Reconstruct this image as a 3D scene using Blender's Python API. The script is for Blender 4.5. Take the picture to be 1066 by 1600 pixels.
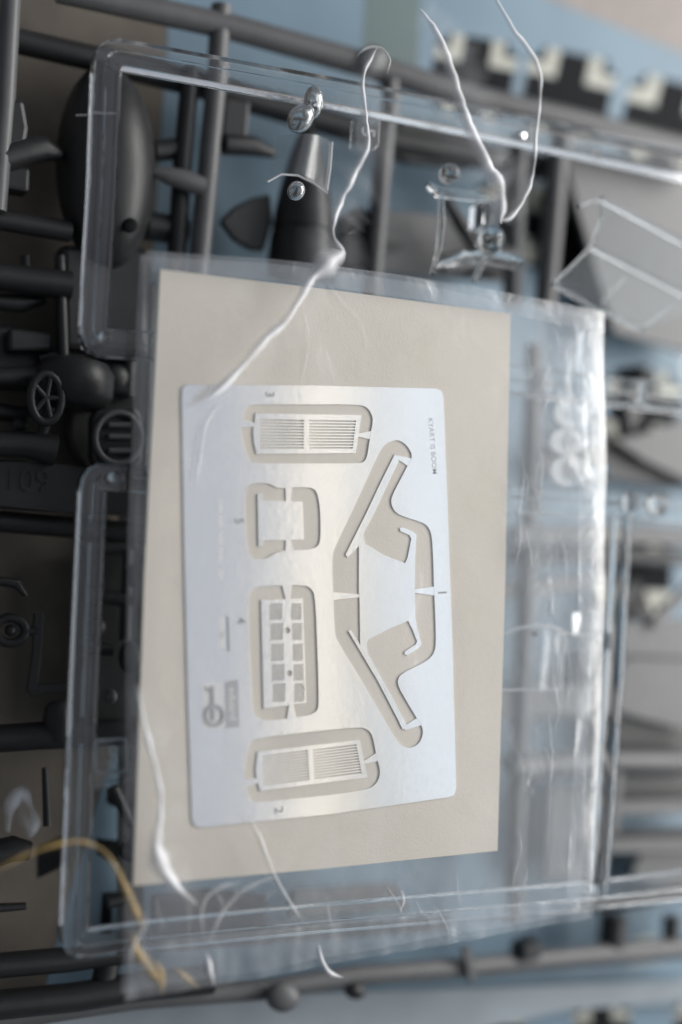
import bpy, bmesh, math, random
from mathutils import Vector, Matrix, noise

random.seed(4)
S = bpy.context.scene
for o in list(bpy.data.objects):
    bpy.data.objects.remove(o)

# ------------------------------------------------------------------ camera
# photograph frame 1066 x 1600; units are centimetres
FPX = 2000.0
W, H = 1066.0, 1600.0
CARD_Z = 4.55
d1 = Vector((4500 - W / 2, -(955 - H / 2), -FPX)).normalized()        # table x in camera axes
d2 = -Vector((1463 - W / 2, -(-27480 - H / 2), -FPX)).normalized()
ex = d1
ey = -(d2 - d2.dot(ex) * ex).normalized()
ez = ex.cross(ey).normalized()
# rows of R: world axes in camera coordinates -> world = R @ cam
R = Matrix((ex, ey, ez))
fwd = R @ Vector((0, 0, -1))
CAM = Vector((0, 0, CARD_Z)) - fwd * 20.0
cd = bpy.data.cameras.new('camera')
cam = bpy.data.objects.new('camera', cd)
S.collection.objects.link(cam)
cam.matrix_world = Matrix.Translation(CAM) @ R.to_4x4()
cd.sensor_fit = 'HORIZONTAL'
cd.sensor_width = 24.0
cd.lens = FPX / W * 24.0
cd.clip_start = 0.1
cd.clip_end = 500
S.camera = cam


def P(px, py, z=0.0):
    d = R @ Vector((px - W / 2, -(py - H / 2), -FPX))
    t = (z - CAM.z) / d.z
    return CAM + d * t


def scl(px, py, z):
    """centimetres per photograph pixel at that spot"""
    return (P(px, py, z) - CAM).dot(fwd) / FPX


cd.dof.use_dof = True
cd.dof.focus_distance = (P(600, 880, CARD_Z) - CAM).dot(fwd)
cd.dof.aperture_fstop = cd.lens * 1e-3 / 1.0

# ------------------------------------------------------------------ light
wd = bpy.data.worlds.new('World')
S.world = wd
wd.use_nodes = True
bg = wd.node_tree.nodes['Background']
bg.inputs['Color'].default_value = (0.55, 0.60, 0.68, 1)
bg.inputs['Strength'].default_value = 0.23


def area(name, loc, target, sx, sy, power, color, spread=180):
    ld = bpy.data.lights.new(name, 'AREA')
    ld.shape = 'RECTANGLE'
    ld.size, ld.size_y = sx, sy
    ld.energy = power
    ld.color = color
    ld.spread = math.radians(spread)
    lo = bpy.data.objects.new(name, ld)
    S.collection.objects.link(lo)
    lo.location = loc
    lo.rotation_euler = (Vector(target) - Vector(loc)).to_track_quat('-Z', 'Y').to_euler()
    return lo


def polar(deg_from_zenith, az, r):
    a, b = math.radians(deg_from_zenith), math.radians(az)
    return Vector((math.sin(a) * math.cos(b), math.sin(a) * math.sin(b), math.cos(a))) * r


# low window beyond the far (right-hand) side of the table
area('window_light', polar(60, 12, 50), (0, 0, 2), 56, 19, 41000, (1.0, 0.975, 0.94))
# broad fill lamp added for the unseen pale wall, mirrored in metal and film
area('wall_fill', polar(44.5, 4, 80), (0, 0, 2), 110, 50, 18500, (0.86, 0.93, 1.0))
# warm ceiling lamp seen as the pale stripe in the metal
area('ceiling_lamp', polar(24.5, 0, 90), (0, 0, 3), 60, 3.0, 1500, (1.0, 0.88, 0.70))
# fill lamp added for the dim unseen ceiling, to lighten the metal
area('ceiling_fill', polar(10, 0, 90), (0, 0, 3), 110, 42, 7500, (0.86, 0.90, 1.0))

S.view_settings.view_transform = 'Standard'
S.view_settings.look = 'None'
S.view_settings.exposure = -0.24
S.view_settings.gamma = 1.0
S.render.engine = 'CYCLES'
S.cycles.use_denoising = True
S.cycles.max_bounces = 14
S.cycles.transmission_bounces = 12
S.cycles.transparent_max_bounces = 16
S.cycles.sample_clamp_indirect = 4.0


# ------------------------------------------------------------------ materials
def mat(name, color, rough=0.5, metal=0.0, spec=0.5, bump=0.0, bscale=8.0, vary=0.0, vscale=3.0,
        trans=0.0, ior=1.49, alpha=1.0):
    m = bpy.data.materials.new(name)
    m.use_nodes = True
    nt = m.node_tree
    b = nt.nodes['Principled BSDF']
    b.inputs['Base Color'].default_value = (*color, 1)
    b.inputs['Roughness'].default_value = rough
    b.inputs['Metallic'].default_value = metal
    b.inputs['Specular IOR Level'].default_value = spec
    b.inputs['Transmission Weight'].default_value = trans
    b.inputs['IOR'].default_value = ior
    b.inputs['Alpha'].default_value = alpha
    tc = nt.nodes.new('ShaderNodeTexCoord')
    if bump:
        n = nt.nodes.new('ShaderNodeTexNoise')
        n.inputs['Scale'].default_value = bscale
        n.inputs['Detail'].default_value = 5
        nt.links.new(tc.outputs['Object'], n.inputs['Vector'])
        bp = nt.nodes.new('ShaderNodeBump')
        bp.inputs['Strength'].default_value = bump
        bp.inputs['Distance'].default_value = 0.05
        nt.links.new(n.outputs['Fac'], bp.inputs['Height'])
        nt.links.new(bp.outputs['Normal'], b.inputs['Normal'])
    if vary:
        n = nt.nodes.new('ShaderNodeTexNoise')
        n.inputs['Scale'].default_value = vscale
        n.inputs['Detail'].default_value = 6
        nt.links.new(tc.outputs['Object'], n.inputs['Vector'])
        r = nt.nodes.new('ShaderNodeValToRGB')
        r.color_ramp.elements[0].position = 0.3
        r.color_ramp.elements[1].position = 0.7
        r.color_ramp.elements[0].color = (*[c * (1 - vary) for c in color], 1)
        r.color_ramp.elements[1].color = (*[min(1, c * (1 + vary)) for c in color], 1)
        nt.links.new(n.outputs['Fac'], r.inputs['Fac'])
        nt.links.new(r.outputs['Color'], b.inputs['Base Color'])
    return m


def film_mat(name, tint, gloss, haze, rough, bump, bscale):
    """thin clear film: lets light through, mirrors a little of it, has a trace of milkiness"""
    m = bpy.data.materials.new(name)
    m.use_nodes = True
    nt = m.node_tree
    nt.nodes.clear()
    N, L = nt.nodes.new, nt.links.new
    out = N('ShaderNodeOutputMaterial')
    tr = N('ShaderNodeBsdfTransparent')
    tr.inputs['Color'].default_value = (*tint, 1)
    gl = N('ShaderNodeBsdfGlossy')
    gl.inputs['Roughness'].default_value = rough
    df = N('ShaderNodeBsdfDiffuse')
    df.inputs['Color'].default_value = (0.8, 0.82, 0.85, 1)
    tc = N('ShaderNodeTexCoord')
    n = N('ShaderNodeTexNoise')
    n.inputs['Scale'].default_value = bscale
    n.inputs['Detail'].default_value = 3
    n.inputs['Distortion'].default_value = 1.0
    L(tc.outputs['Object'], n.inputs['Vector'])
    bp = N('ShaderNodeBump')
    bp.inputs['Strength'].default_value = bump
    bp.inputs['Distance'].default_value = 0.1
    L(n.outputs['Fac'], bp.inputs['Height'])
    L(bp.outputs['Normal'], gl.inputs['Normal'])
    # two-sided Fresnel (Schlick): the film mirrors the same from above and below
    ge = N('ShaderNodeNewGeometry')
    dt = N('ShaderNodeVectorMath')
    dt.operation = 'DOT_PRODUCT'
    L(ge.outputs['Incoming'], dt.inputs[0])
    L(bp.outputs['Normal'], dt.inputs[1])

    def math_node(op, a, b=None):
        n_ = N('ShaderNodeMath')
        n_.operation = op
        for k, v_ in enumerate((a, b)):
            if v_ is None:
                continue
            if isinstance(v_, (int, float)):
                n_.inputs[k].default_value = v_
            else:
                L(v_, n_.inputs[k])
        return n_.outputs[0]
    fres = math_node('ADD', math_node('MULTIPLY', math_node('POWER', math_node('SUBTRACT', 1.0, math_node('ABSOLUTE', dt.outputs['Value'])), 5.0), 0.92), 0.08)
    mul = N('ShaderNodeMath')
    mul.operation = 'MULTIPLY'
    mul.use_clamp = True
    mul.inputs[1].default_value = gloss
    L(fres, mul.inputs[0])
    m1 = N('ShaderNodeMixShader')
    m1.inputs['Fac'].default_value = haze
    L(tr.outputs[0], m1.inputs[1])
    L(df.outputs[0], m1.inputs[2])
    m2 = N('ShaderNodeMixShader')
    L(mul.outputs[0], m2.inputs['Fac'])
    L(m1.outputs[0], m2.inputs[1])
    L(gl.outputs[0], m2.inputs[2])
    L(m2.outputs[0], out.inputs['Surface'])
    return m


def fold_mat(name, color, dens):
    """crumpled film: colour densest along the ridge, thinning out down its flanks (attribute 'dens')"""
    m = bpy.data.materials.new(name)
    m.use_nodes = True
    nt = m.node_tree
    b = nt.nodes['Principled BSDF']
    b.inputs['Base Color'].default_value = (*color, 1)
    b.inputs['Roughness'].default_value = 0.35
    at = nt.nodes.new('ShaderNodeAttribute')
    at.attribute_name = 'dens'
    mul = nt.nodes.new('ShaderNodeMath')
    mul.operation = 'MULTIPLY'
    mul.inputs[1].default_value = dens
    nt.links.new(at.outputs['Fac'], mul.inputs[0])
    nt.links.new(mul.outputs[0], b.inputs['Alpha'])
    return m


M = dict(
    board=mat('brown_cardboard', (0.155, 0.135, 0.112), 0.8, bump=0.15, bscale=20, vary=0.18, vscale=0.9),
    rim=mat('beige_tabletop', (0.31, 0.27, 0.25), 0.6, vary=0.1),
    blue=mat('pale_blue_paper', (0.17, 0.255, 0.325), 0.5, vary=0.10, vscale=0.5),
    slip=mat('blue_grey_paper', (0.27, 0.31, 0.34), 0.6, vary=0.1, vscale=0.8),
    green=mat('grey_green_print', (0.12, 0.17, 0.17), 0.5),
    black=mat('black_print', (0.006, 0.007, 0.009), 0.7, spec=0.15),
    cream=mat('cream_print', (0.47, 0.465, 0.40), 0.5),
    grey=mat('grey_plastic', (0.12, 0.12, 0.122), 0.42, bump=0.06, bscale=14, vary=0.08),
    grey_shade=mat('shaded_grey_plastic', (0.022, 0.022, 0.023), 0.42, bump=0.06, bscale=14, vary=0.1),  # same plastic as grey, with the shade put into its colour
    clear=mat('clear_plastic', (0.97, 0.98, 0.98), 0.05, trans=1.0, bump=0.05, bscale=5),
    knob=mat('clear_knob_plastic', (0.95, 0.96, 0.96), 0.2, trans=0.96, ior=1.3),
    card=mat('cream_card', (0.71, 0.65, 0.57), 0.85, bump=0.12, bscale=30, vary=0.015, vscale=9),
    steel=mat('etched_steel', (0.93, 0.93, 0.935), 0.15, metal=1.0, bump=0.02, bscale=9.0, vary=0.012, vscale=12),
    etch=mat('dark_etched_steel', (0.33, 0.335, 0.35), 0.6, metal=0.0),
    etchm=mat('mid_etched_steel', (0.45, 0.45, 0.46), 0.6, metal=0.0),
    etchl=mat('pale_etched_steel', (0.74, 0.73, 0.72), 0.42, metal=0.85),
    film=film_mat('clear_film', (0.985, 0.99, 0.99), 1.0, 0.028, 0.2, 0.4, 0.8),
    film2=film_mat('clear_film_back', (0.95, 0.96, 0.97), 1.1, 0.07, 0.22, 0.5, 0.9),
    seal=film_mat('sealed_film', (0.93, 0.94, 0.95), 0.6, 0.09, 0.28, 0.3, 2.0),
    pane=film_mat('moulded_clear_pane', (0.95, 0.965, 0.97), 0.55, 0.035, 0.2, 0.12, 1.2),
    milky=film_mat('milky_lens', (0.95, 0.96, 0.97), 0.8, 0.07, 0.25, 0.1, 2.0),
    lens=film_mat('milky_lens_rim', (0.95, 0.95, 0.93), 1.0, 0.32, 0.25, 0.1, 2.0),
    faint=fold_mat('film_fold_faint', (0.84, 0.85, 0.87), 0.12),
    crinkle=fold_mat('film_crinkle', (0.86, 0.88, 0.92), 0.2),
    veil=fold_mat('film_fold_veil', (0.84, 0.86, 0.90), 0.10),
    fold=fold_mat('film_fold_glint', (0.88, 0.88, 0.90), 0.95),  # opaque white stands for the glints along film ridges
    foldw=fold_mat('film_fold_thin', (0.85, 0.84, 0.83), 0.4),
    foldy=fold_mat('yellow_film_fold', (0.66, 0.46, 0.18), 0.62),  # plain yellow tone for the curled film edge
)


# ------------------------------------------------------------------ builders
def link(name, mesh, m, parent=None):
    o = bpy.data.objects.new(name, mesh)
    S.collection.objects.link(o)
    if m is not None:
        for mm in (m if isinstance(m, (list, tuple)) else [m]):
            mesh.materials.append(mm)
    if parent is not None:
        o.parent = parent
        if parent.parent is None:
            off = parent.location
        else:
            off = parent.location + parent.parent.location
        mesh.transform(Matrix.Translation(-Vector(off)))
    return o


def thing(name, label, cat, at, group=None):
    o = bpy.data.objects.new(name, None)
    S.collection.objects.link(o)
    o.location = at
    o.empty_display_size = 0.3
    return tag(o, label, cat, group)


def tag(o, label, cat, group=None):
    o['label'] = label
    o['category'] = cat
    if group:
        o['group'] = group
    return o


def from_bm(name, bm, m, parent=None, smooth=False):
    bmesh.ops.recalc_face_normals(bm, faces=bm.faces)
    me = bpy.data.meshes.new(name)
    bm.to_mesh(me)
    bm.free()
    if smooth:
        for p in me.polygons:
            p.use_smooth = True
        me.set_sharp_from_angle(angle=math.radians(38))
    return link(name, me, m, parent)


def prism(name, pts, z0, z1, m, parent=None, bevel=0.0, seg=2, smooth=False):
    """outline in photograph pixels seen at height z1, given real thickness"""
    bm = bmesh.new()
    add_prism(bm, pts, z0, z1)
    if bevel:
        bmesh.ops.bevel(bm, geom=bm.edges[:], offset=bevel, segments=seg, affect='EDGES', profile=0.5, clamp_overlap=True)
    return from_bm(name, bm, m, parent, smooth)


def add_prism(bm, pts, z0, z1):
    q = [P(x, y, z1) for x, y in pts]
    top = [bm.verts.new(v) for v in q]
    bot = [bm.verts.new((v.x, v.y, z0)) for v in q]
    n = len(q)
    bm.faces.new(top)
    bm.faces.new(bot[::-1])
    for i in range(n):
        j = (i + 1) % n
        bm.faces.new((top[i], bot[i], bot[j], top[j]))


ROUND = [(math.cos(a * math.pi / 6), math.sin(a * math.pi / 6)) for a in range(12)]
RUNNER = [(-.98, -.6), (-1, -.56), (-1, .54), (-.94, .62), (.02, .62), (.09, .67), (.16, .62), (.94, .62), (1, .54), (1, -.56), (.98, -.6)]
BAR = [(-1, -.6), (-1, .5), (-.85, .65), (.85, .65), (1, .5), (1, -.6)]


def sweep(bm, pts3, radii, prof, cap=True):
    """sweep a profile along points; the profile's second axis is up"""
    rings = []
    n = len(pts3)
    for i in range(n):
        a = pts3[max(0, i - 1)]
        b = pts3[min(n - 1, i + 1)]
        t = (b - a).normalized()
        if 0 < i < n - 1:
            t1 = (pts3[i] - a).normalized()
            t2 = (b - pts3[i]).normalized()
            t = (t1 + t2).normalized()
            k = 1 / max(0.5, math.sqrt(max(0.01, (1 + t1.dot(t2)) / 2)))
        else:
            k = 1
        side = t.cross(Vector((0, 0, 1)))
        if side.length < 1e-4:
            side = Vector((1, 0, 0))
        side.normalize()
        up = side.cross(t).normalized()
        r = radii[i] if isinstance(radii, (list, tuple)) else radii
        rings.append([bm.verts.new(pts3[i] + side * (u * r * k) + up * (v * r)) for u, v in prof])
    m = len(prof)
    for i in range(n - 1):
        for j in range(m):
            bm.faces.new((rings[i][j], rings[i][(j + 1) % m], rings[i + 1][(j + 1) % m], rings[i + 1][j]))
    if cap:
        bm.faces.new(rings[0][::-1])
        bm.faces.new(rings[-1])


def rnd_path(pts, r=14, n=4):
    """round the corners of a pixel polyline"""
    out = [pts[0]]
    for i in range(1, len(pts) - 1):
        a, b, c = Vector(pts[i - 1]), Vector(pts[i]), Vector(pts[i + 1])
        la, lc = (a - b).length, (c - b).length
        k = min(r, la * .45, lc * .45)
        p0, p1 = b + (a - b) / la * k, b + (c - b) / lc * k
        for s in range(n + 1):
            t = s / n
            out.append(tuple(p0 * (1 - t) ** 2 + b * 2 * t * (1 - t) + p1 * t ** 2))
    out.append(pts[-1])
    return out


def rod(name, pts, wpx, z, m, parent=None, prof=ROUND, smooth=None, corner=0, taper=None):
    if corner:
        pts = rnd_path(pts, corner)
    p3 = [P(x, y, z) for x, y in pts]
    if isinstance(wpx, (list, tuple)):
        rad = [w * .5 * scl(x, y, z) for w, (x, y) in zip(wpx, pts)]
    else:
        rad = [wpx * .5 * scl(x, y, z) for x, y in pts]
    bm = bmesh.new()
    sweep(bm, p3, rad, prof)
    return from_bm(name, bm, m, parent, smooth=(prof is ROUND) if smooth is None else smooth)


def blob(name, c, a, b, h, z, m, parent=None, pw=1.0, half=False, seg=24, rings=14):
    """ellipsoid: centre c, half axes a and b given as pixel vectors, height h in cm"""
    o = P(c[0], c[1], z)
    A = P(c[0] + a[0], c[1] + a[1], z) - o
    B = P(c[0] + b[0], c[1] + b[1], z) - o
    bm = bmesh.new()
    bmesh.ops.create_uvsphere(bm, u_segments=seg, v_segments=rings, radius=1)
    for v in bm.verts:
        x, y, q = v.co.z, v.co.x, v.co.y      # poles on axis a
        q2 = q
        if half and q < 0:
            q2 = q * .15
        v.co = o + A * x + B * y + Vector((0, 0, h * q2))
    return from_bm(name, bm, m, parent, smooth=True)


def lathe(name, p0, p1, stations, z, m, parent=None, n=28, squash=1.0):
    """turned body: axis from pixel p0 to p1; stations (0..1 along, radius px)"""
    a, b = P(*p0, z), P(*p1, z)
    t = (b - a).normalized()
    side = t.cross(Vector((0, 0, 1))).normalized()
    up = side.cross(t)
    s = scl((p0[0] + p1[0]) / 2, (p0[1] + p1[1]) / 2, z)
    bm = bmesh.new()
    rings = []
    for u, r in stations:
        c = a.lerp(b, u)
        rings.append([bm.verts.new(c + (side * math.cos(k * 2 * math.pi / n) + up * squash * math.sin(k * 2 * math.pi / n)) * r * s) for k in range(n)])
    for i in range(len(rings) - 1):
        for k in range(n):
            bm.faces.new((rings[i][k], rings[i][(k + 1) % n], rings[i + 1][(k + 1) % n], rings[i + 1][k]))
    bm.faces.new(rings[0])
    bm.faces.new(rings[-1])
    return from_bm(name, bm, m, parent, smooth=True)


def shell(name, rows, thick, m, parent=None, smooth=True, sub=0):
    """thin moulded sheet through rows of 3-D points, with real thickness"""
    bm = bmesh.new()
    vs = [[bm.verts.new(p) for p in r] for r in rows]
    for i in range(len(vs) - 1):
        for j in range(len(vs[0]) - 1):
            bm.faces.new((vs[i][j], vs[i][j + 1], vs[i + 1][j + 1], vs[i + 1][j]))
    bmesh.ops.recalc_face_normals(bm, faces=bm.faces)
    bmesh.ops.solidify(bm, geom=bm.faces[:], thickness=thick)
    return from_bm(name, bm, m, parent, smooth)


def plate(name, loops, z0, z1, m, parent=None):
    """flat plate: first loop is the outline, the others are openings (pixels at z1)"""
    cu = bpy.data.curves.new(name, 'CURVE')
    cu.dimensions = '2D'
    cu.fill_mode = 'BOTH'
    cu.extrude = (z1 - z0) / 2
    for lp in loops:
        sp = cu.splines.new('POLY')
        q = [P(x, y, z1) for x, y in lp]
        sp.points.add(len(q) - 1)
        for pt, v in zip(sp.points, q):
            pt.co = (v.x, v.y, 0, 1)
        sp.use_cyclic_u = True
    to = bpy.data.objects.new(name + '_outline', cu)
    S.collection.objects.link(to)
    dg = bpy.context.evaluated_depsgraph_get()
    me = bpy.data.meshes.new_from_object(to.evaluated_get(dg))
    me.name = name
    me.transform(Matrix.Translation((0, 0, (z0 + z1) / 2)))
    bpy.data.objects.remove(to)
    bpy.data.curves.remove(cu)
    me.materials.clear()
    return link(name, me, m, parent)


def chaikin(p, n=1, q=0.25):
    for _ in range(n):
        out = []
        for i in range(len(p)):
            a, b = p[i], p[(i + 1) % len(p)]
            out.append((a[0] + (b[0] - a[0]) * q, a[1] + (b[1] - a[1]) * q))
            out.append((b[0] + (a[0] - b[0]) * q, b[1] + (a[1] - b[1]) * q))
        p = out
    return p


def text(name, s, c, size_px, z, m, parent=None, right=(0, 1), depth=0.004, bold=0.0, font=None):
    """lettering: centre c, capital height in px, reading direction right as a pixel direction"""
    cu = bpy.data.curves.new(name, 'FONT')
    cu.body = s
    cu.align_x = 'CENTER'
    cu.align_y = 'CENTER'
    cu.size = 1.4
    cu.extrude = 0.5
    cu.offset = bold
    to = bpy.data.objects.new(name + '_line', cu)
    S.collection.objects.link(to)
    dg = bpy.context.evaluated_depsgraph_get()
    me = bpy.data.meshes.new_from_object(to.evaluated_get(dg))
    bpy.data.objects.remove(to)
    bpy.data.curves.remove(cu)
    o = P(*c, z)
    r = (P(c[0] + right[0] * 10, c[1] + right[1] * 10, z) - o).normalized()
    up = Vector((0, 0, 1)).cross(r)
    k = size_px * scl(*c, z)
    mw = Matrix(((r.x * k, up.x * k, 0, o.x), (r.y * k, up.y * k, 0, o.y), (0, 0, depth, o.z), (0, 0, 0, 1)))
    me.transform(mw)
    me.materials.clear()
    me.name = name
    return link(name, me, m, parent)


def fold(name, pts, z, m, parent, lift=0.35, veil=0):
    """pinched ridge of film: pts (x, y, width px)"""
    if veil:
        fold(name, [(x, y, veil * (.35 + .65 * math.sin(math.pi * (k + .5) / len(pts)))) for k, (x, y, w) in enumerate(pts)], z - .04, M['veil'], parent, lift=.12)
    # resample smoothly (Catmull-Rom)
    q = []
    n = len(pts)
    for i in range(n - 1):
        p0, p1, p2, p3 = pts[max(0, i - 1)], pts[i], pts[i + 1], pts[min(n - 1, i + 2)]
        for s in range(5):
            t = s / 5
            q.append(tuple(0.5 * (2 * p1[k] + (p2[k] - p0[k]) * t + (2 * p0[k] - 5 * p1[k] + 4 * p2[k] - p3[k]) * t * t
                                  + (3 * p1[k] - p0[k] - 3 * p2[k] + p3[k]) * t ** 3) for k in range(3)))
    q.append(tuple(pts[-1]))
    bm = bmesh.new()
    lay = bm.verts.layers.float.new('dens')
    rings = []
    K = 9
    for i, (x, y, w) in enumerate(q):
        w *= 1 + .45 * noise.noise((x * .045, y * .045, 7))
        x += 1.6 * noise.noise((y * .07, 1, 2))
        zz = z if not callable(z) else z(x, y)
        a = P(q[max(0, i - 1)][0], q[max(0, i - 1)][1], zz)
        b = P(q[min(len(q) - 1, i + 1)][0], q[min(len(q) - 1, i + 1)][1], zz)
        t = (b - a).normalized()
        side = t.cross(Vector((0, 0, 1))).normalized()
        hw = max(w, 1) * .5 * scl(x, y, zz) * 1.8
        end = min(1, i / 4, (len(q) - 1 - i) / 4)
        ring = []
        c = P(x, y, zz)
        for j in range(K):
            u = -1 + 2 * j / (K - 1)
            v = bm.verts.new(c + side * (hw * u) + Vector((0, 0, hw * lift * 2 * (1 - u * u) ** 1.5)))
            v[lay] = (math.cos(u * math.pi / 2) ** 1.3) * (0.25 + 0.75 * end) * max(.2, .78 + .75 * noise.noise((x * .028, y * .028, 0)))
            ring.append(v)
        rings.append(ring)
    for i in range(len(rings) - 1):
        for j in range(K - 1):
            bm.faces.new((rings[i][j], rings[i][j + 1], rings[i + 1][j + 1], rings[i + 1][j]))
    return from_bm(name, bm, m, parent, smooth=True)


def quad_sheet(name, tl, tr, br, bl, zf, m, parent=None, nu=40, nv=60, edge=None):
    """one-sheet film over a pixel quad; zf(u, v, x, y) is its height"""
    bm = bmesh.new()
    vs = []
    for j in range(nv + 1):
        v = j / nv
        row = []
        for i in range(nu + 1):
            u = i / nu
            x = (tl[0] * (1 - u) + tr[0] * u) * (1 - v) + (bl[0] * (1 - u) + br[0] * u) * v
            y = (tl[1] * (1 - u) + tr[1] * u) * (1 - v) + (bl[1] * (1 - u) + br[1] * u) * v
            if edge:
                x, y = edge(u, v, x, y)
            row.append(bm.verts.new(P(x, y, CARD_Z) + Vector((0, 0, zf(u, v, x, y) - CARD_Z))))
        vs.append(row)
    for j in range(nv):
        for i in range(nu):
            bm.faces.new((vs[j][i], vs[j][i + 1], vs[j + 1][i + 1], vs[j + 1][i]))
    return from_bm(name, bm, m, parent, smooth=True)


def setting(o):
    o['kind'] = 'structure'
    return o


# ------------------------------------------------------------------ setting: table, cardboard, blue sheet
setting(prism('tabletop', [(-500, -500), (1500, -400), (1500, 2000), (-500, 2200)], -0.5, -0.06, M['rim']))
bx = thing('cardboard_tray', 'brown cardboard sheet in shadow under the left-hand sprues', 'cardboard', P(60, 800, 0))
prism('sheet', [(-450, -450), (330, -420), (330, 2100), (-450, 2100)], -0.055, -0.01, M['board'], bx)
dc = thing('decal_sheet', 'pale blue printed sheet with black and cream crosses under everything', 'paper sheet', P(700, 800, 0))
prism('paper', [(262, -300), (640, -120), (850, -5), (1100, 95), (1500, 260), (1500, 1900), (40, 1900), (62, 1580), (110, 1385), (185, 1150), (225, 600), (262, 60)],
      -0.008, 0.0, M['blue'], dc)


def poly_flat(bm, pts, z, mi):
    f = bm.faces.new([bm.verts.new(P(x, y, z)) for x, y in pts])
    f.material_index = mi


def cross(c, s, ang):
    """print: black cross with cream angle marks in its four corners"""
    bm = bmesh.new()
    ca, sa = math.cos(math.radians(ang)), math.sin(math.radians(ang))
    T = lambda x, y: (c[0] + s * (x * ca - y * sa), c[1] + s * (x * sa + y * ca))
    a, e = .17, .5
    poly_flat(bm, [T(*p) for p in [(-a, -e), (a, -e), (a, -a), (e, -a), (e, a), (a, a), (a, e), (-a, e), (-a, a), (-e, a), (-e, -a), (-a, -a)]], 0.006, 0)
    w = .15
    for sx in (-1, 1):
        for sy in (-1, 1):
            poly_flat(bm, [T(sx * x, sy * y) for x, y in [(a + .01, e), (a + w, e), (a + w, a + w), (e, a + w), (e, a + .01), (a + .01, a + .01)]], 0.006, 1)
            poly_flat(bm, [T(sx * x, sy * y) for x, y in [(a + w + .01, e), (a + w + .07, e), (a + w + .07, a + w + .07), (e, a + w + .07), (e, a + w + .01), (a + w + .01, a + w + .01)]], 0.006, 0)
    o = from_bm('printed_cross', bm, [M['black'], M['cream']], dc)
    return o


for c, s, a in [((738, 122), 128, 10), ((886, 150), 136, 12), ((1042, 196), 140, 14), ((800, 345), 120, 8), ((905, 372), 150, 9), ((1030, 420), 120, 9),
                ((1000, 640), 120, 5), ((990, 900), 120, 3), ((780, 1618), 80, -4), ((942, 1612), 90, -4), ((1090, 1600), 70, -4)]:
    cross(c, s, a)
bm = bmesh.new()
poly_flat(bm, [(572, -40), (658, -20), (652, 128), (566, 118)], 0.006, 0)
from_bm('printed_panel', bm, M['green'], dc)
for pts in [[(168, 1238), (206, 1240), (204, 1262), (198, 1248), (192, 1262), (186, 1248), (178, 1262), (166, 1252)],
            [(160, 1395), (205, 1392), (202, 1452), (186, 1454), (184, 1412), (176, 1412), (174, 1456), (156, 1458)],
            [(60, 1322), (108, 1302), (104, 1352), (60, 1372)],
            [(150, 1310), (196, 1314), (196, 1355), (152, 1335)]]:
    bm = bmesh.new()
    poly_flat(bm, pts, 0.006, 0)
    from_bm('printed_marking', bm, M['black'], dc)
bm = bmesh.new()
poly_flat(bm, [(985, 1470), (1020, 1462), (1045, 1500), (985, 1508)], 0.006, 0)
from_bm('printed_patch', bm, M['cream'], dc)

# ------------------------------------------------------------------ grey sprue along the top
GZ = 1.55
g1 = thing('grey_sprue', 'grey plastic sprue frame with tank, nose cone and propeller, along the top', 'model sprue', P(400, 150, GZ), 'grey plastic sprues under the clear ones')
G, D = M['grey'], M['grey_shade']
rod('runner', [(90, -16), (230, 14), (360, 42), (533, 90), (620, 116), (733, 152), (883, 186), (1110, 245)], 40, GZ, G, g1)
rod('runner', [(-40, 30), (20, 62), (150, 92), (300, 130), (420, 165), (620, 222), (850, 262)], 40, GZ - .45, D, g1)
rod('runner', [(346, 10), (335, 160), (322, 300), (306, 470)], 33, GZ, G, g1)
rod('runner', [(298, 110), (286, 240), (274, 430)], 30, GZ - .2, D, g1)
rod('runner', [(612, 105), (596, 280), (580, 470)], 29, GZ, G, g1)
rod('runner', [(812, 215), (806, 330), (800, 480)], 32, GZ - .3, G, g1)
rod('runner', [(874, 215), (864, 340), (852, 480)], 34, GZ, G, g1)
rod('runner', [(18, -30), (8, 160), (-6, 330)], 32, GZ, G, g1)
rod('gate', [(350, 225), (395, 228), (430, 240)], [34, 32, 14], GZ, D, g1)
prism('lug', [(352, 150), (392, 158), (386, 225), (346, 222)], GZ - .3, GZ + .1, D, g1, bevel=.05)
rod('peg', [(238, 268), (262, 274), (290, 282), (318, 292)], [12, 28, 33, 30], GZ + .1, G, g1)
rod('gate', [(240, 236), (280, 232)], 34, GZ - .3, D, g1)
rod('gate', [(228, 352), (290, 362)], 46, GZ - .4, D, g1)
rod('gate', [(800, 400), (690, 412)], 30, GZ - .2, G, g1)
rod('gate', [(690, 300), (720, 350), (742, 385)], [14, 24, 18], GZ - .1, D, g1)
# drop tank half with two locating holes
tk = blob('tank_half', (166, 262), (3, 160), (74, 6), 0.85, GZ - .35, D, g1)
blob('locating_hole', (213, 232), (0, 11), (10, 0), .05, GZ + .3, M['black'], tk)
blob('locating_hole', (203, 352), (0, 12), (12, 0), .05, GZ + .3, M['black'], tk)
rod('panel_edge', [(118, 180), (148, 179), (180, 181)], 4, GZ + .42, G, tk)
prism('wing_root', [(96, 380), (235, 385), (232, 560), (100, 545)], GZ - .9, GZ - .3, D, g1, bevel=.12)
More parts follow.
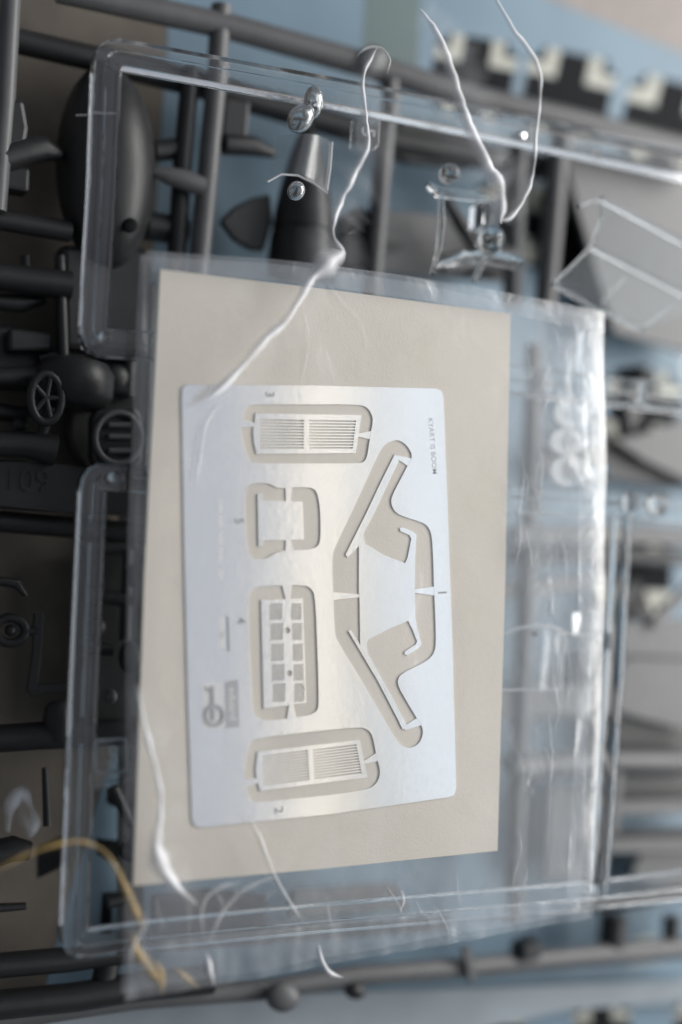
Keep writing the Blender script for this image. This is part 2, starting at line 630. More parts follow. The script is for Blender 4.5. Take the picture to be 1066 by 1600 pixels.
# nose cone and propeller blade
lathe('nose_cone', (482, 190), (470, 430), [(0, 1), (.03, 7), (.12, 18), (.25, 28), (.42, 38), (.6, 46), (.72, 49), (.725, 47), (.745, 47), (.75, 50), (.9, 53), (1, 54)], GZ - .1, D, g1)
prism('propeller_blade', [(344, 345), (366, 322), (395, 308), (424, 302), (428, 345), (414, 392), (392, 390), (366, 374)], GZ - .35, GZ - .2, D, g1, bevel=.06)
prism('spacer', [(536, 335), (560, 322), (585, 330), (580, 420), (536, 420)], GZ - .6, GZ - .2, D, g1, bevel=.06)
prism('wing_panel', [(584, 326), (700, 336), (800, 376), (790, 440), (582, 424)], GZ - .9, GZ - .75, G, g1, bevel=.03)
prism('spike', [(598, 372), (636, 384), (600, 394)], GZ - .7, GZ - .6, D, g1, bevel=.02)
prism('cover', [(622, 185), (700, 200), (760, 215), (740, 262), (640, 250), (608, 240)], GZ - .7, GZ - .4, D, g1, bevel=.08)
prism('fuselage_side', [(880, 230), (1110, 270), (1110, 560), (960, 520), (905, 330)], GZ - .8, GZ - .65, G, g1, bevel=.03)
blob('ejector_disc', (583, 92), (0, 22), (22, 0), .14, GZ + .25, M['grey'], g1)
# left edge lumps
prism('bracket', [(-20, 148), (38, 154), (46, 200), (42, 222), (0, 235), (-20, 235)], GZ - .5, GZ + .1, D, g1, bevel=.08)
rod('gate', [(-10, 250), (40, 236), (70, 232), (96, 242)], [50, 46, 40, 18], GZ - .1, D, g1)
prism('bracket', [(0, 250), (48, 262), (46, 300), (0, 292)], GZ - .5, GZ - .1, D, g1, bevel=.06)
rod('runner', [(-30, 338), (40, 350), (110, 362)], 34, GZ - .2, D, g1)
rod('runner', [(-30, 428), (60, 440), (110, 446)], 46, GZ - .3, D, g1)

# ------------------------------------------------------------------ grey sprue on the left
g2 = thing('grey_sprue', 'grey sprue, its shade painted dark, with spoked wheel and numbered tab, at the left edge', 'model sprue', P(80, 700, GZ), 'grey plastic sprues under the clear ones')
rod('runner', [(94, 400), (100, 560), (60, 700)], 16, GZ - .3, D, g2)
prism('link', [(14, 512), (84, 520), (82, 548), (14, 548)], GZ - .8, GZ - .4, D, g2, bevel=.06)
rod('gate', [(-20, 590), (55, 588)], 34, GZ - .3, D, g2)
rod('runner', [(-30, 693), (40, 694), (85, 704)], [40, 42, 50], GZ, D, g2)
wh = lathe('wheel', (118, 560), (112, 640), [(0, 30), (.1, 52), (.3, 62), (.7, 62), (.9, 52), (1, 34)], GZ - .25, D, g2)
bm = bmesh.new()
for k in range(5):
    a = k * 2 * math.pi / 5
    sweep(bm, [P(72, 622, GZ + .25), P(72 + 22 * math.cos(a), 622 + 34 * math.sin(a), GZ + .25)], .05, ROUND)
ring = [P(72 + 24 * math.cos(k * math.pi / 10), 622 + 38 * math.sin(k * math.pi / 10), GZ + .25) for k in range(21)]
sweep(bm, ring, .07, ROUND)
from_bm('spoked_rim', bm, D, wh, smooth=True)
tb = prism('tab', [(150, 640), (214, 636), (224, 652), (224, 720), (212, 732), (152, 730), (144, 718), (144, 652)], GZ - .3, GZ, D, g2, bevel=.06)
ring = [P(185 + 36 * math.cos(k * math.pi / 12), 684 + 40 * math.sin(k * math.pi / 12), GZ + .03) for k in range(25)]
bm = bmesh.new()
sweep(bm, ring, .05, ROUND)
for yy in (664, 682, 704):
    sweep(bm, [P(170, yy, GZ + .04), P(204, yy, GZ + .04)], .045, ROUND)
from_bm('raised_ring', bm, G, tb, smooth=True)
pl = prism('name_plate', [(-30, 716), (60, 722), (235, 740), (235, 806), (90, 800), (-30, 790)], GZ - .5, GZ - .15, D, g2, bevel=.05)
text('raised_number', '109', (42, 752), 36, GZ - .148, D, pl, right=(1, .05), depth=.05)
rod('runner', [(-30, 812), (90, 822), (250, 836)], 34, GZ - .6, D, g2)
bm = bmesh.new()
sweep(bm, [P(16 + 24 * math.cos(k * math.pi / 10), 985 + 20 * math.sin(k * math.pi / 10), GZ - .4) for k in range(21)], .08, ROUND)
sweep(bm, [P(38, 986, GZ - .4), P(58, 986, GZ - .4)], .08, ROUND)
from_bm('eyelet', bm, D, g2, smooth=True)
blob('eyelet_boss', (16, 985), (0, 9), (9, 0), .1, GZ - .4, D, g2)
rod('strut', [(60, 958), (57, 1020), (48, 1082)], 14, GZ - .4, D, g2, prof=BAR)
rod('strut', [(46, 1078), (112, 1074)], 16, GZ - .4, D, g2, prof=BAR)
lathe('roller', (90, 1096), (90, 1162), [(0, 12), (.12, 20), (.5, 24), (.88, 20), (1, 12)], GZ - .35, D, g2)
rod('runner', [(-30, 1156), (60, 1150), (140, 1146), (230, 1142)], 44, GZ - .4, D, g2)
prism('dark_backing', [(112, 430), (250, 440), (236, 760), (150, 770), (104, 690)], .5, .8, D, g2, bevel=.1)  # dark plates added to darken the board and paper beneath
prism('dark_backing', [(128, 830), (236, 836), (228, 1150), (116, 1150)], .35, .6, D, g2, bevel=.08)
prism('dark_backing', [(-30, 506), (20, 506), (24, 552), (100, 556), (96, 612), (-30, 606)], .5, .8, D, g2, bevel=.08)
for pts, w in [([(-20, 470), (30, 474), (70, 468)], [26, 30, 14]), ([(150, 440), (146, 520)], [22, 26]), ([(206, 450), (200, 620)], [24, 22]), ([(60, 560), (96, 552), (130, 560)], [14, 20, 24]),
               ([(-20, 640), (26, 648), (54, 640)], [30, 26, 12]), ([(120, 850), (160, 856), (214, 852)], [18, 26, 16]), ([(136, 930), (208, 938)], [20, 24]), ([(200, 860), (196, 1000)], [16, 20]),
               ([(130, 1010), (176, 1016)], [26, 18]), ([(-20, 905), (26, 912), (40, 930)], [14, 16, 8]), ([(70, 1200), (74, 1290)], [10, 14]), ([(176, 1230), (206, 1290)], [22, 14]), ([(-20, 1420), (40, 1416)], [16, 12]),
               ([(168, 1410), (210, 1400)], [22, 18]), ([(40, 400), (44, 470)], [16, 20]), ([(120, 600), (200, 612)], [16, 24])]:
    rod('gate', pts, w, .95, D, g2)
for x, y, r in [(214, 900, 20), (150, 980, 16), (30, 664, 14), (204, 1330, 18), (130, 480, 18), (180, 590, 22)]:
    blob('boss', (x, y), (0, r), (r, 0), .14, 1.0, D, g2)
blob('lump', (204, 1028), (0, 26), (18, 0), .2, GZ - .3, D, g2)
blob('lump', (172, 1088), (10, 0), (0, 12), .2, GZ - .1, G, g2)
prism('strip', [(188, 470), (240, 470), (222, 1500), (186, 1500)], GZ - 1.2, GZ - 1.1, D, g2)
rod('gate', [(-20, 1338), (20, 1326), (46, 1330)], [46, 40, 30], GZ - .4, D, g2)

# ------------------------------------------------------------------ grey sprue along the bottom
g3 = thing('grey_sprue', 'grey plastic sprue rail running along the bottom edge', 'model sprue', P(600, 1520, 1.1), 'grey plastic sprues under the clear ones')
rod('runner', [(-40, 1512), (100, 1500), (215, 1484)], 40, 1.1, D, g3)
rod('runner', [(-40, 1574), (120, 1558), (215, 1542), (330, 1530)], 46, 1.1, D, g3)
rod('runner', [(-40, 1600), (210, 1562), (420, 1546), (560, 1524), (750, 1510), (900, 1495), (1110, 1478)], 32, .9, G, g3)
blob('ejector_disc', (442, 1558), (0, 24), (26, 0), .16, 1.25, G, g3)
blob('nub', (555, 1548), (0, 14), (16, 0), .14, 1.05, D, g3)
rod('gate', [(727, 1480), (738, 1530)], 14, 1.15, G, g3, prof=BAR)
prism('bracket', [(820, 1478), (848, 1468), (846, 1500), (818, 1504)], .7, 1.2, D, g3, bevel=.05)
rod('gate', [(960, 1430), (955, 1490)], 44, .8, D, g3)
rod('gate', [(1050, 1430), (1048, 1480)], 28, .8, D, g3)
rod('gate', [(170, 1495), (160, 1545)], 40, 1.0, D, g3)
bs = prism('paper_slip', [(-40, 1588), (200, 1562), (640, 1548), (1110, 1530), (1110, 1562), (880, 1580), (620, 1640), (-40, 1660)], .35, .40, M['slip'])
tag(bs, 'blue-grey paper slip along the bottom edge below the grey rail', 'paper slip')

# ------------------------------------------------------------------ grey sprue on the right
g4 = thing('grey_sprue', 'grey plastic sprue with flat plates and bars, at the right edge', 'model sprue', P(1000, 1000, 1.2), 'grey plastic sprues under the clear ones')
prism('spindle', [(985, 570), (1004, 576), (1014, 610), (1006, 650), (985, 684), (980, 640), (978, 596)], .8, 1.2, D, g4, bevel=.05)
blob('spindle_ball', (1001, 584), (0, 14), (14, 0), .2, 1.3, D, g4)
prism('wing_tip', [(960, 688), (1000, 680), (1110, 640), (1110, 770), (1010, 720)], .7, .85, G, g4, bevel=.03)
prism('wing_panel', [(900, 682), (985, 690), (1100, 735), (1100, 768), (960, 748), (820, 735)], .4, .55, D, g4, bevel=.03)
rod('bar', [(800, 838), (960, 834), (1110, 842)], 30, 1.1, G, g4, prof=BAR)
rod('bar', [(800, 868), (960, 866), (1110, 874)], 22, .6, D, g4, prof=BAR)
prism('fin', [(965, 930), (1000, 905), (1025, 968), (968, 972)], .5, .7, D, g4, bevel=.03)
rod('strut', [(1020, 975), (1090, 905)], 16, 1.2, G, g4, prof=BAR)
fp = prism('flat_plate', [(960, 972), (1000, 972), (1110, 962), (1110, 1150), (1010, 1124), (955, 1110)], .95, 1.1, G, g4, bevel=.03)
rod('panel_line', [(972, 1040), (985, 1026), (1100, 1030)], 5, 1.11, D, fp)
prism('recess', [(950, 1118), (1010, 1122), (1110, 1152), (1110, 1182), (950, 1176)], .4, .55, D, g4, bevel=.03)
rod('bar', [(800, 1202), (960, 1190), (1110, 1192)], 38, 1.1, G, g4)
prism('recess', [(968, 1212), (1110, 1208), (1110, 1252), (966, 1252)], .4, .55, D, g4, bevel=.03)
rod('bar', [(955, 1262), (1110, 1258)], 22, .9, G, g4, prof=BAR)
rod('post', [(966, 1200), (958, 1300)], 16, 1.15, G, g4, prof=BAR)
rod('bar', [(930, 1308), (1110, 1298)], 16, .7, D, g4, prof=BAR)
rod('bar', [(930, 1322), (1110, 1318)], 22, 1.0, G, g4, prof=BAR)
prism('curved_plate', [(1000, 1330), (1110, 1320), (1110, 1400), (985, 1372)], .6, .75, G, g4, bevel=.05)
rod('bar', [(905, 1412), (960, 1410), (1030, 1398), (1110, 1392)], 26, .9, D, g4)

# panels half hidden below the sachet's right-hand side
g5 = thing('grey_sprue', 'pale grey plastic sprue seen blurred through the sachet beside the card', 'model sprue', P(850, 1100, .9), 'grey plastic sprues under the clear ones')
rod('runner', [(836, 540), (828, 800), (806, 1300), (800, 1440)], 28, .9, G, g5)
rod('bar', [(760, 925), (960, 905)], 22, .8, G, g5, prof=BAR)
rod('bar', [(760, 1100), (960, 1090)], 50, .7, G, g5, prof=BAR)
prism('flat_plate', [(790, 1180), (960, 1172), (955, 1200), (788, 1204)], .6, .75, G, g5, bevel=.03)
prism('flat_plate', [(858, 1230), (940, 1225), (930, 1370), (852, 1376)], .6, .75, G, g5, bevel=.03)
prism('flat_plate', [(240, 1400), (330, 1390), (420, 1400), (410, 1470), (240, 1485)], .6, .75, D, g5, bevel=.03)
prism('flat_plate', [(460, 1392), (620, 1380), (640, 1420), (450, 1432)], .6, .75, G, g5, bevel=.03)
rod('bar', [(230, 1475), (700, 1440)], 24, .8, D, g5, prof=BAR)

# ------------------------------------------------------------------ clear sprues
CZ = 3.85
C = M['clear']
c1 = thing('clear_sprue', 'upper clear plastic sprue frame, its top bar crossing the picture', 'clear sprue', P(500, 200, CZ), 'clear plastic sprues')
rod('runner_frame', [(1120, 268), (860, 214), (540, 150), (166, 82), (158, 300), (143, 536), (235, 541), (500, 568), (800, 594), (1120, 630)],
    [44] * 60, CZ, C, c1, prof=RUNNER, smooth=False, corner=24)
# tag with number, knobs and dots on the frame
tg = prism('number_tag', [(556, 182), (596, 184), (594, 226), (586, 236), (562, 236), (553, 228)], CZ - .1, CZ + .1, M['pane'], c1, bevel=.04, smooth=False)
text('raised_number', '5', (574, 207), 24, CZ + .105, M['lens'], tg, right=(0, 1), depth=.05)
blob('knob', (489, 160), (0, 26), (13, 2), .22, CZ + .15, M['knob'], c1)
blob('knob', (470, 185), (-6, 22), (19, 4), .2, CZ + .1, M['knob'], c1)
blob('dot', (814, 211), (9, 2), (0, 7), .06, CZ + .2, C, c1)
blob('dot', (934, 240), (0, 9), (5, 2), .06, CZ + .2, C, c1)  # clear bump added for a highlight on the bar
blob('dot', (163, 528), (0, 11), (11, 0), .08, CZ + .18, C, c1)
# windscreen: arched pane hanging from the knob
rows = []
for j in range(9):
    v = j / 8
    row = []
    for i in range(11):
        u = i / 10
        x = (438 + 82 * u) * (1 - v) + (417 + 94 * u) * v
        y = (209 + 8 * u) * (1 - v) + (283 + 18 * u) * v - 16 * v * math.sin(u * math.pi)
        row.append(P(x, y, CZ) + Vector((0, 0, .25 * math.sin(u * math.pi) - .1)))
    rows.append(row)
shell('windscreen', rows, .05, M['pane'], c1)
blob('knob', (463, 298), (0, 15), (13, 0), .14, CZ + .15, M['knob'], c1)
rod('windscreen_edge', [(518, 222), (515, 262), (510, 298)], 6, CZ + .05, M['lens'], c1)
rod('windscreen_edge', [(418, 284), (440, 272), (466, 274), (490, 286), (512, 302)], 4, CZ + .16, M['lens'], c1)
# hood with hoop and post
hd = blob('hood_knob', (703, 272), (2, 16), (14, 0), .2, CZ + .15, M['knob'], c1)
rod('hood_rim', [(668, 288), (684, 300), (730, 306), (783, 312)], [10, 16, 15, 10], CZ + .1, C, c1, prof=BAR)
rod('hood_leg', [(690, 304), (691, 350), (686, 390), (676, 428)], [10, 11, 10, 8], CZ, C, c1)
prism('hood_post', [(758, 312), (784, 312), (782, 352), (756, 352)], CZ - .4, CZ + .1, C, c1, bevel=.04)
blob('hood_foot', (766, 376), (0, 24), (18, 0), .25, CZ, C, c1)
rod('hood_arm', [(684, 414), (730, 400), (770, 402), (812, 412)], [12, 22, 26, 22], CZ - .15, C, c1)
rod('hood_arm', [(766, 390), (750, 420), (740, 440)], 9, CZ - .1, C, c1)
# tag, runners and lamp lenses below the frame's lower bar
tg = prism('number_tag', [(868, 540), (880, 526), (912, 526), (908, 578), (864, 578)], CZ - .1, CZ + .1, M['pane'], c1, bevel=.04)
text('raised_number', '2', (887, 553), 22, CZ + .105, M['lens'], tg, right=(0, 1), depth=.04)
rod('gate', [(918, 520), (912, 590)], 20, CZ, C, c1, prof=RUNNER, smooth=False)
for (x, y, r) in [(897, 646, 30), (889, 690, 28), (893, 736, 31)]:
    ln = blob('lamp_lens', (x, y), (r, 2), (0, r - 7), .07, CZ, M['milky'], c1)
    out_ = [(x + (r + 1) * math.cos(a * math.pi / 14), y + (r - 6) * math.sin(a * math.pi / 14)) for a in range(8, 21)]
    inn = [(x + 5 + (r - 12) * math.cos(a * math.pi / 14), y + (r - 9) * math.sin(a * math.pi / 14)) for a in range(20, 7, -1)]
    prism('lens_rim', out_ + inn, CZ + .02, CZ + .09, M['lens'], ln)
    rod('gate', [(x + r - 4, y), (x + r + 24, y - 2)], 20, CZ, C, c1)
rod('gate', [(1002, 600), (998, 632)], 12, CZ + .05, C, c1)
prism('number_tag', [(1056, 560), (1066, 548), (1100, 548), (1100, 606), (1056, 600)], CZ - .1, CZ + .1, M['pane'], c1, bevel=.04)

c2 = thing('clear_sprue', 'lower clear plastic sprue frame, its long bar beside the card', 'clear sprue', P(140, 1100, CZ), 'clear plastic sprues')
rod('runner_frame', [(1120, 802), (980, 790), (800, 780), (220, 750), (144, 744), (128, 1100), (114, 1476), (215, 1462), (500, 1434), (920, 1400), (1120, 1378)],
    [42] * 66, CZ, C, c2, prof=RUNNER, smooth=False, corner=22)
rod('runner', [(972, 806), (958, 1060), (934, 1396)], 34, CZ, C, c2)
blob('knob', (982, 784), (0, 16), (10, 0), .2, CZ + .12, M['knob'], c2)
blob('knob', (1026, 788), (0, 20), (18, 0), .18, CZ + .1, M['knob'], c2)
blob('dot', (180, 746), (14, 0), (0, 9), .08, CZ + .2, C, c2)
tg = prism('number_tag', [(150, 1156), (192, 1154), (200, 1162), (198, 1206), (148, 1208)], CZ - .1, CZ + .1, M['pane'], c2, bevel=.04)
text('raised_number', '5', (175, 1182), 28, CZ + .105, M['lens'], tg, right=(1, 0), depth=.05)
rod('gate', [(140, 1222), (210, 1214)], 24, CZ - .05, C, c2, prof=RUNNER, smooth=False)
rod('gate', [(870, 1006), (950, 1002)], 26, CZ, C, c2, prof=RUNNER, smooth=False)
prism('lug', [(906, 956), (938, 952), (942, 996), (904, 996)], CZ - .1, CZ + .12, C, c2, bevel=.04)
rod('tag_rim', rnd_path([(149, 1157), (197, 1154), (199, 1205), (149, 1208), (149, 1158)], 8), 5, CZ + .1, M['lens'], c2)
# small arched window with a locating hole
rows = []
for j in range(8):
    v = j / 7
    row = []
    for i in range(11):
        u = i / 10
        x = 786 + 98 * u - 10 * v
        y = (996 - 16 * math.sin(u * math.pi * .9)) * (1 - v) + 1078 * v
        row.append(P(x, y, CZ) + Vector((0, 0, .3 * math.sin(u * math.pi) - .05)))
    rows.append(row)
wn = shell('arched_window', rows, .05, M['pane'], c2)
blob('locating_hole', (836, 990), (0, 5), (5, 0), .04, CZ + .3, M['grey_shade'], wn)
rod('window_edge', [(786, 992), (808, 982), (836, 977), (862, 979), (884, 988)], 6, CZ + .25, M['lens'], wn)
rod('window_edge', [(776, 1078), (826, 1078), (875, 1078)], 4, CZ + .2, M['lens'], wn)
rod('window_edge', [(880, 990), (875, 1078)], 6, CZ + .1, M['lens'], wn)
blob('glint_bead', (884, 990), (0, 6), (6, 0), .08, CZ + .3, C, wn)  # clear bump added in place of a highlight dot

# cockpit canopy lying at the right edge
cv = thing('clear_canopy', 'boxy clear canopy with bent panes lying at the upper right edge', 'canopy', P(970, 410, 3.9))
e1 = [(940, 310), (937, 352), (922, 388), (865, 444)]       # left end: ridge down to the lower lip
e2 = [(1118, 408), (1116, 450), (1096, 480), (1004, 514)]
zz = [4.55, 4.35, 4.15, 4.0]
rows = []
for k in range(3):
    for s in range(4 if k < 2 else 5):
        t = s / 4
        a = tuple(e1[k][i] * (1 - t) + e1[k + 1][i] * t for i in (0, 1))
        b = tuple(e2[k][i] * (1 - t) + e2[k + 1][i] * t for i in (0, 1))
        z = zz[k] * (1 - t) + zz[k + 1] * t
        rows.append([P(a[0] * (1 - u / 8) + b[0] * u / 8, a[1] * (1 - u / 8) + b[1] * u / 8, z) for u in range(9)])
shell('pane', rows, .05, M['pane'], cv)
rod('canopy_edge', [(940, 310), (1000, 342), (1118, 406)], 9, 4.57, C, cv, prof=BAR)
rod('canopy_edge', [(905, 322), (940, 309)], 6, 4.55, C, cv)
rod('canopy_edge', [(939, 312), (937, 352), (922, 388), (865, 444)], [5, 5, 5, 5], 4.4, C, cv)
rod('canopy_edge', [(865, 445), (930, 482), (1003, 516)], 6, 4.04, C, cv)
rod('canopy_edge', [(1003, 515), (1056, 470)], 4, 4.06, C, cv)
rod('canopy_edge', [(925, 386), (990, 420), (1096, 474)], 8, 4.2, C, cv, prof=BAR)
rod('panel_line', [(940, 474), (980, 432)], 3, 4.16, C, cv)

# ------------------------------------------------------------------ card, fret and sachet
cardpts = [(250, 420), (400, 434), (550, 452), (700, 475), (798, 490), (790, 900), (778, 1330), (500, 1362), (208, 1385), (228, 900)]
cardpts = [(250, 420), (520, 453), (798, 490), (790, 900), (778, 1330), (500, 1358), (208, 1385), (226, 900)]
cdo = prism('backing_card', cardpts, CARD_Z - .07, CARD_Z, M['card'], None, bevel=.008, seg=1)
tag(cdo, 'cream cardboard rectangle behind the metal fret, inside the clear sachet', 'card')

FZ0, FZ1 = CARD_Z + .006, CARD_Z + .020
ft = thing('photo_etched_fret', 'silver etched metal sheet with cut-out grilles lying on the cream card', 'metal fret', P(500, 930, CARD_Z))
outline = [(293, 601), (285, 606), (284, 620), (288, 860), (294, 1100), (300, 1280), (304, 1290), (316, 1293), (520, 1272), (700, 1246), (710, 1242), (713, 1232),
           (707, 1000), (699, 780), (693, 620), (690, 611), (682, 607), (480, 602)]
A = [(397, 631.7), (480, 631.7), (562, 631.7), (575, 637), (582.5, 650), (582.5, 662), (579.7, 674), (579, 682), (577, 692), (574, 714), (569, 722), (560, 724),
     (480, 724), (396.6, 724), (388, 718), (384, 706), (378, 685), (376, 667), (379.8, 655), (380, 645), (387, 635)]
B = [(394, 755.3), (386, 760), (382.5, 772), (382, 800), (386, 855), (389, 867), (397, 873.8), (417.7, 873), (424, 868), (432, 863.5), (445, 860), (460, 860), (486, 858.5),
     (497, 854), (501, 843), (501, 810), (499.8, 789), (496, 770), (490, 763), (480, 761), (457, 761.5), (441, 763), (430, 761), (424, 757), (416, 754.5)]
Cc = [(403.7, 916), (392, 923), (387.5, 936), (390, 1020), (393.8, 1105), (398, 1118), (410, 1126), (430, 1125), (447, 1123), (462, 1121), (486, 1117), (496, 1111), (498.7, 1099),
      (496, 1010), (492.8, 934), (488, 920), (476, 914), (440, 914.5)]
Dd = [(398, 1154), (389, 1163), (384, 1185), (380, 1216), (384, 1232), (389, 1248), (398, 1254.5), (450, 1249), (520, 1242), (574, 1234), (588, 1226), (594.5, 1211), (593, 1198),
      (590, 1188), (588, 1178), (585.5, 1166), (582, 1148), (574, 1139), (560, 1136), (480, 1144)]
E = [(617, 687), (627, 689), (636, 696), (643, 707), (644, 715), (640, 722), (637.6, 727), (625, 751), (612.5, 775), (611, 787), (618, 801), (635, 808.5), (653.5, 814), (667.6, 820), (675, 834),
     (677, 868), (678, 903), (678.5, 925), (680, 950), (681.7, 1005), (679, 1020), (670, 1031), (650, 1042), (632.4, 1050), (622, 1059), (622, 1072), (637, 1098), (652.4, 1124), (659, 1133),
     (661.8, 1145), (657, 1160), (645, 1169), (632, 1168), (620.7, 1159), (592, 1110), (562, 1058), (530.4, 1006.6), (523.4, 992.6), (521.5, 950), (520.3, 920), (518.7, 866.7), (527, 848),
     (557.4, 784.6), (590, 712), (600, 695)]
plate('sheet', [outline] + [chaikin(l, 2) for l in (A, B, Cc, Dd, E)], FZ0, FZ1, M['steel'], ft)


def lerp2(a, b, t):
    return (a[0] + (b[0] - a[0]) * t, a[1] + (b[1] - a[1]) * t)


def slots(tl, tr, br, bl, n, duty=.5):
    out = []
    for k in range(n):
        a, b = (k + .5 - duty / 2) / n, (k + .5 + duty / 2) / n
        out.append([lerp2(tl, bl, a), lerp2(tr, br, a), lerp2(tr, br, b), lerp2(tl, bl, b)])
    return out


def diag(tl, tr, br, bl, n):
    """slanting slots inside a window (unit square clipped)"""
    out = []
    m = lambda u, v: lerp2(lerp2(tl, tr, u), lerp2(bl, br, u), v)
    for k in range(n):
        lo, hi = -1 + 2 * (k + .25) / n, -1 + 2 * (k + .80) / n      # v - u between lo and hi
        pts = [(0, 0), (1, 0), (1, 1), (0, 1)]
        for sgn, lim in ((1, lo), (-1, hi)):
            new = []
            for i in range(len(pts)):
                p, q = pts[i], pts[(i + 1) % len(pts)]
                fp_, fq = sgn * ((p[1] - p[0]) - lim), sgn * ((q[1] - q[0]) - lim)
                if fp_ >= 0:
                    new.append(p)
                if fp_ * fq < 0:
                    new.append(lerp2(p, q, fp_ / (fp_ - fq)))
            pts = new
            if len(pts) < 3:
                break
        if len(pts) >= 3:
            out.append([m(*p) for p in pts])
    return out


pz0, pz1 = FZ0 + .002, FZ1 - .002
plate('grille', [[(399.5, 645.5), (565, 648.5), (556, 708), (401, 709), (397, 692), (395.5, 676)]] + slots((405, 653.5), (475, 655), (475, 702), (406, 702), 10, .55)
      + slots((483, 655), (557, 656), (551, 702), (483, 702), 10, .55), pz0, pz1, M['steel'], ft)
plate('grille', [[(402.5, 1174.6), (562, 1156), (574, 1215), (407, 1236), (401, 1218), (399.7, 1203)]] + slots((409, 1180), (481, 1171), (484, 1219.5), (411, 1228.5), 11, .55)
      + slots((489, 1170.5), (557, 1162), (566, 1209), (491, 1218.5), 11, .55), pz0, pz1, M['steel'], ft)
plate('small_plate', [[(402.5, 771.8), (409.5, 771.8), (410.5, 782), (473, 784), (475, 843), (412, 845), (410.5, 853.5), (404, 853.5)]], pz0, pz1, M['steel'], ft)
lad = [[(408, 937.5), (473, 935), (478.7, 1098), (412, 1107.5)]]
for k in range(5):
    y0, y1 = [(943, 969), (974, 1000.5), (1006, 1033), (1038, 1064), (1068, 1097)][k]
    d = k * 1.2
    for (xa, xb) in ((421 + d, 441 + d), (455 + d, 471 + d)):
        lad += diag((xa, y0), (xb, y0 - .6), (xb, y1 - .6), (xa, y1), 8)
for (x, y) in ((449, 985), (452, 1052)):
    lad.append([(x + 4.5 * math.cos(a * math.pi / 5), y + 5 * math.sin(a * math.pi / 5)) for a in range(10)])
plate('ladder_grille', lad, pz0, pz1, M['steel'], ft)
brk = [(617, 710), (625, 715), (623, 721), (583, 806), (568, 834), (571, 850), (600, 867), (633, 880), (637, 872), (643, 842), (640, 836), (626, 830), (625, 825), (630, 824), (646, 831), (651, 836),
       (649, 870), (648, 918), (649, 965), (653, 985), (659, 1006), (655, 1012), (637, 1024), (632, 1022), (633, 1018), (650, 1007), (652, 1002), (645, 984), (638, 970), (606, 984), (575, 999.6),
       (573, 1008), (575, 1021), (611, 1086), (636, 1133), (634, 1140), (629, 1139), (620.7, 1121.6), (590, 1063), (544.5, 986), (549, 985), (563, 1008), (562, 938), (561, 924), (561, 853),
       (544, 871), (540, 867), (572, 803), (597, 750)]
plate('bracket', [brk], pz0, pz1, M['steel'], ft)
# the thin tabs that hold the etched pieces in the sheet, half the sheet's thickness
tabs = [[(376, 655), (398, 661), (398, 666), (374, 668)], [(560, 677), (583, 673), (581, 687), (560, 682)],
        [(446, 757), (457, 757), (453, 786), (447, 786)], [(447, 841), (453, 841), (460, 864), (446, 864)],
        [(440, 911), (456, 911), (453, 938), (447, 938)], [(452, 1100), (458, 1100), (464, 1125), (448, 1126)],
        [(376, 1218), (402, 1217), (404, 1223), (381, 1232)], [(568, 1190), (589, 1176), (595, 1188), (571, 1194)],
        [(620, 711), (646, 717), (639, 729), (621, 717)], [(629, 1137), (653, 1121), (661, 1132), (634, 1141)],
        [(517, 925), (563, 929), (563, 933), (517, 938)], [(647, 921), (682, 916), (682, 931), (647, 926)]]
for t in tabs:
    plate('tab', [t], FZ0 - .002, FZ1 - .004, M['steel'], ft)
# etched figures and marks
for s, c in (('3', (421, 616)), ('5', (373, 814)), ('4', (376, 970)), ('2', (435, 1266)), ('1', (691, 926))):
    text('etched_number', s, c, 15, FZ1 + .001, M['etch'], ft, right=(.05, 1), depth=.002, bold=.03)
text('etched_lettering', 'KYART IS BOOM', (676, 697), 8.6, FZ1 + .001, M['etchm'], ft, right=(.08, 1), depth=.002, bold=.01)
bm = bmesh.new()
for a, b in ((782, 800), (806, 824), (832, 850), (856, 878), (890, 905)):
    add_prism(bm, [(341, a), (347, a), (348, b), (342, b)], FZ1, FZ1 + .003)
from_bm('etched_marks', bm, M['etchl'], ft)
prism('etched_line', [(353, 963), (357, 963), (359, 1018), (355, 1018)], FZ1, FZ1 + .003, M['etch'], ft)
lb = prism('etched_label', [(342, 965), (351, 965), (352, 1014), (343, 1014)], FZ1, FZ1 + .002, M['etchl'], ft)
text('etched_code', '72', (346.5, 992), 7, FZ1 + .003, M['etch'], lb, right=(.05, 1), depth=.002)
lg = prism('etched_logo', [(315, 1067), (348, 1066), (350, 1137), (318, 1138)], FZ1, FZ1 + .002, M['etchl'], ft)
bm = bmesh.new()
sweep(bm, [P(335 + 14 * math.cos(k * math.pi / 10), 1118 + 15 * math.sin(k * math.pi / 10), FZ1 + .003) for k in range(21)], .03, BAR)
sweep(bm, [P(332, 1072, FZ1 + .003), P(333, 1126, FZ1 + .003)], .028, BAR)
sweep(bm, [P(321, 1074, FZ1 + .003), P(328, 1080, FZ1 + .003)], .02, BAR)
from_bm('logo_letter', bm, M['etchm'], lg)
ls = prism('logo_strip', [(351, 1066), (372, 1062), (374, 1136), (353, 1138)], FZ1, FZ1 + .002, M['etchm'], ft)
text('logo_lettering', 'eduard', (363, 1100), 13, FZ1 + .003, M['etchl'], ls, right=(.03, 1), depth=.002, bold=.01)

# sachet
sc = thing('clear_sachet', 'clear plastic sachet holding the cream card and metal fret', 'plastic sachet', P(560, 950, CARD_Z))
TL, TR, BR, BL = (226, 394), (941, 489), (918, 1432), (190, 1560)


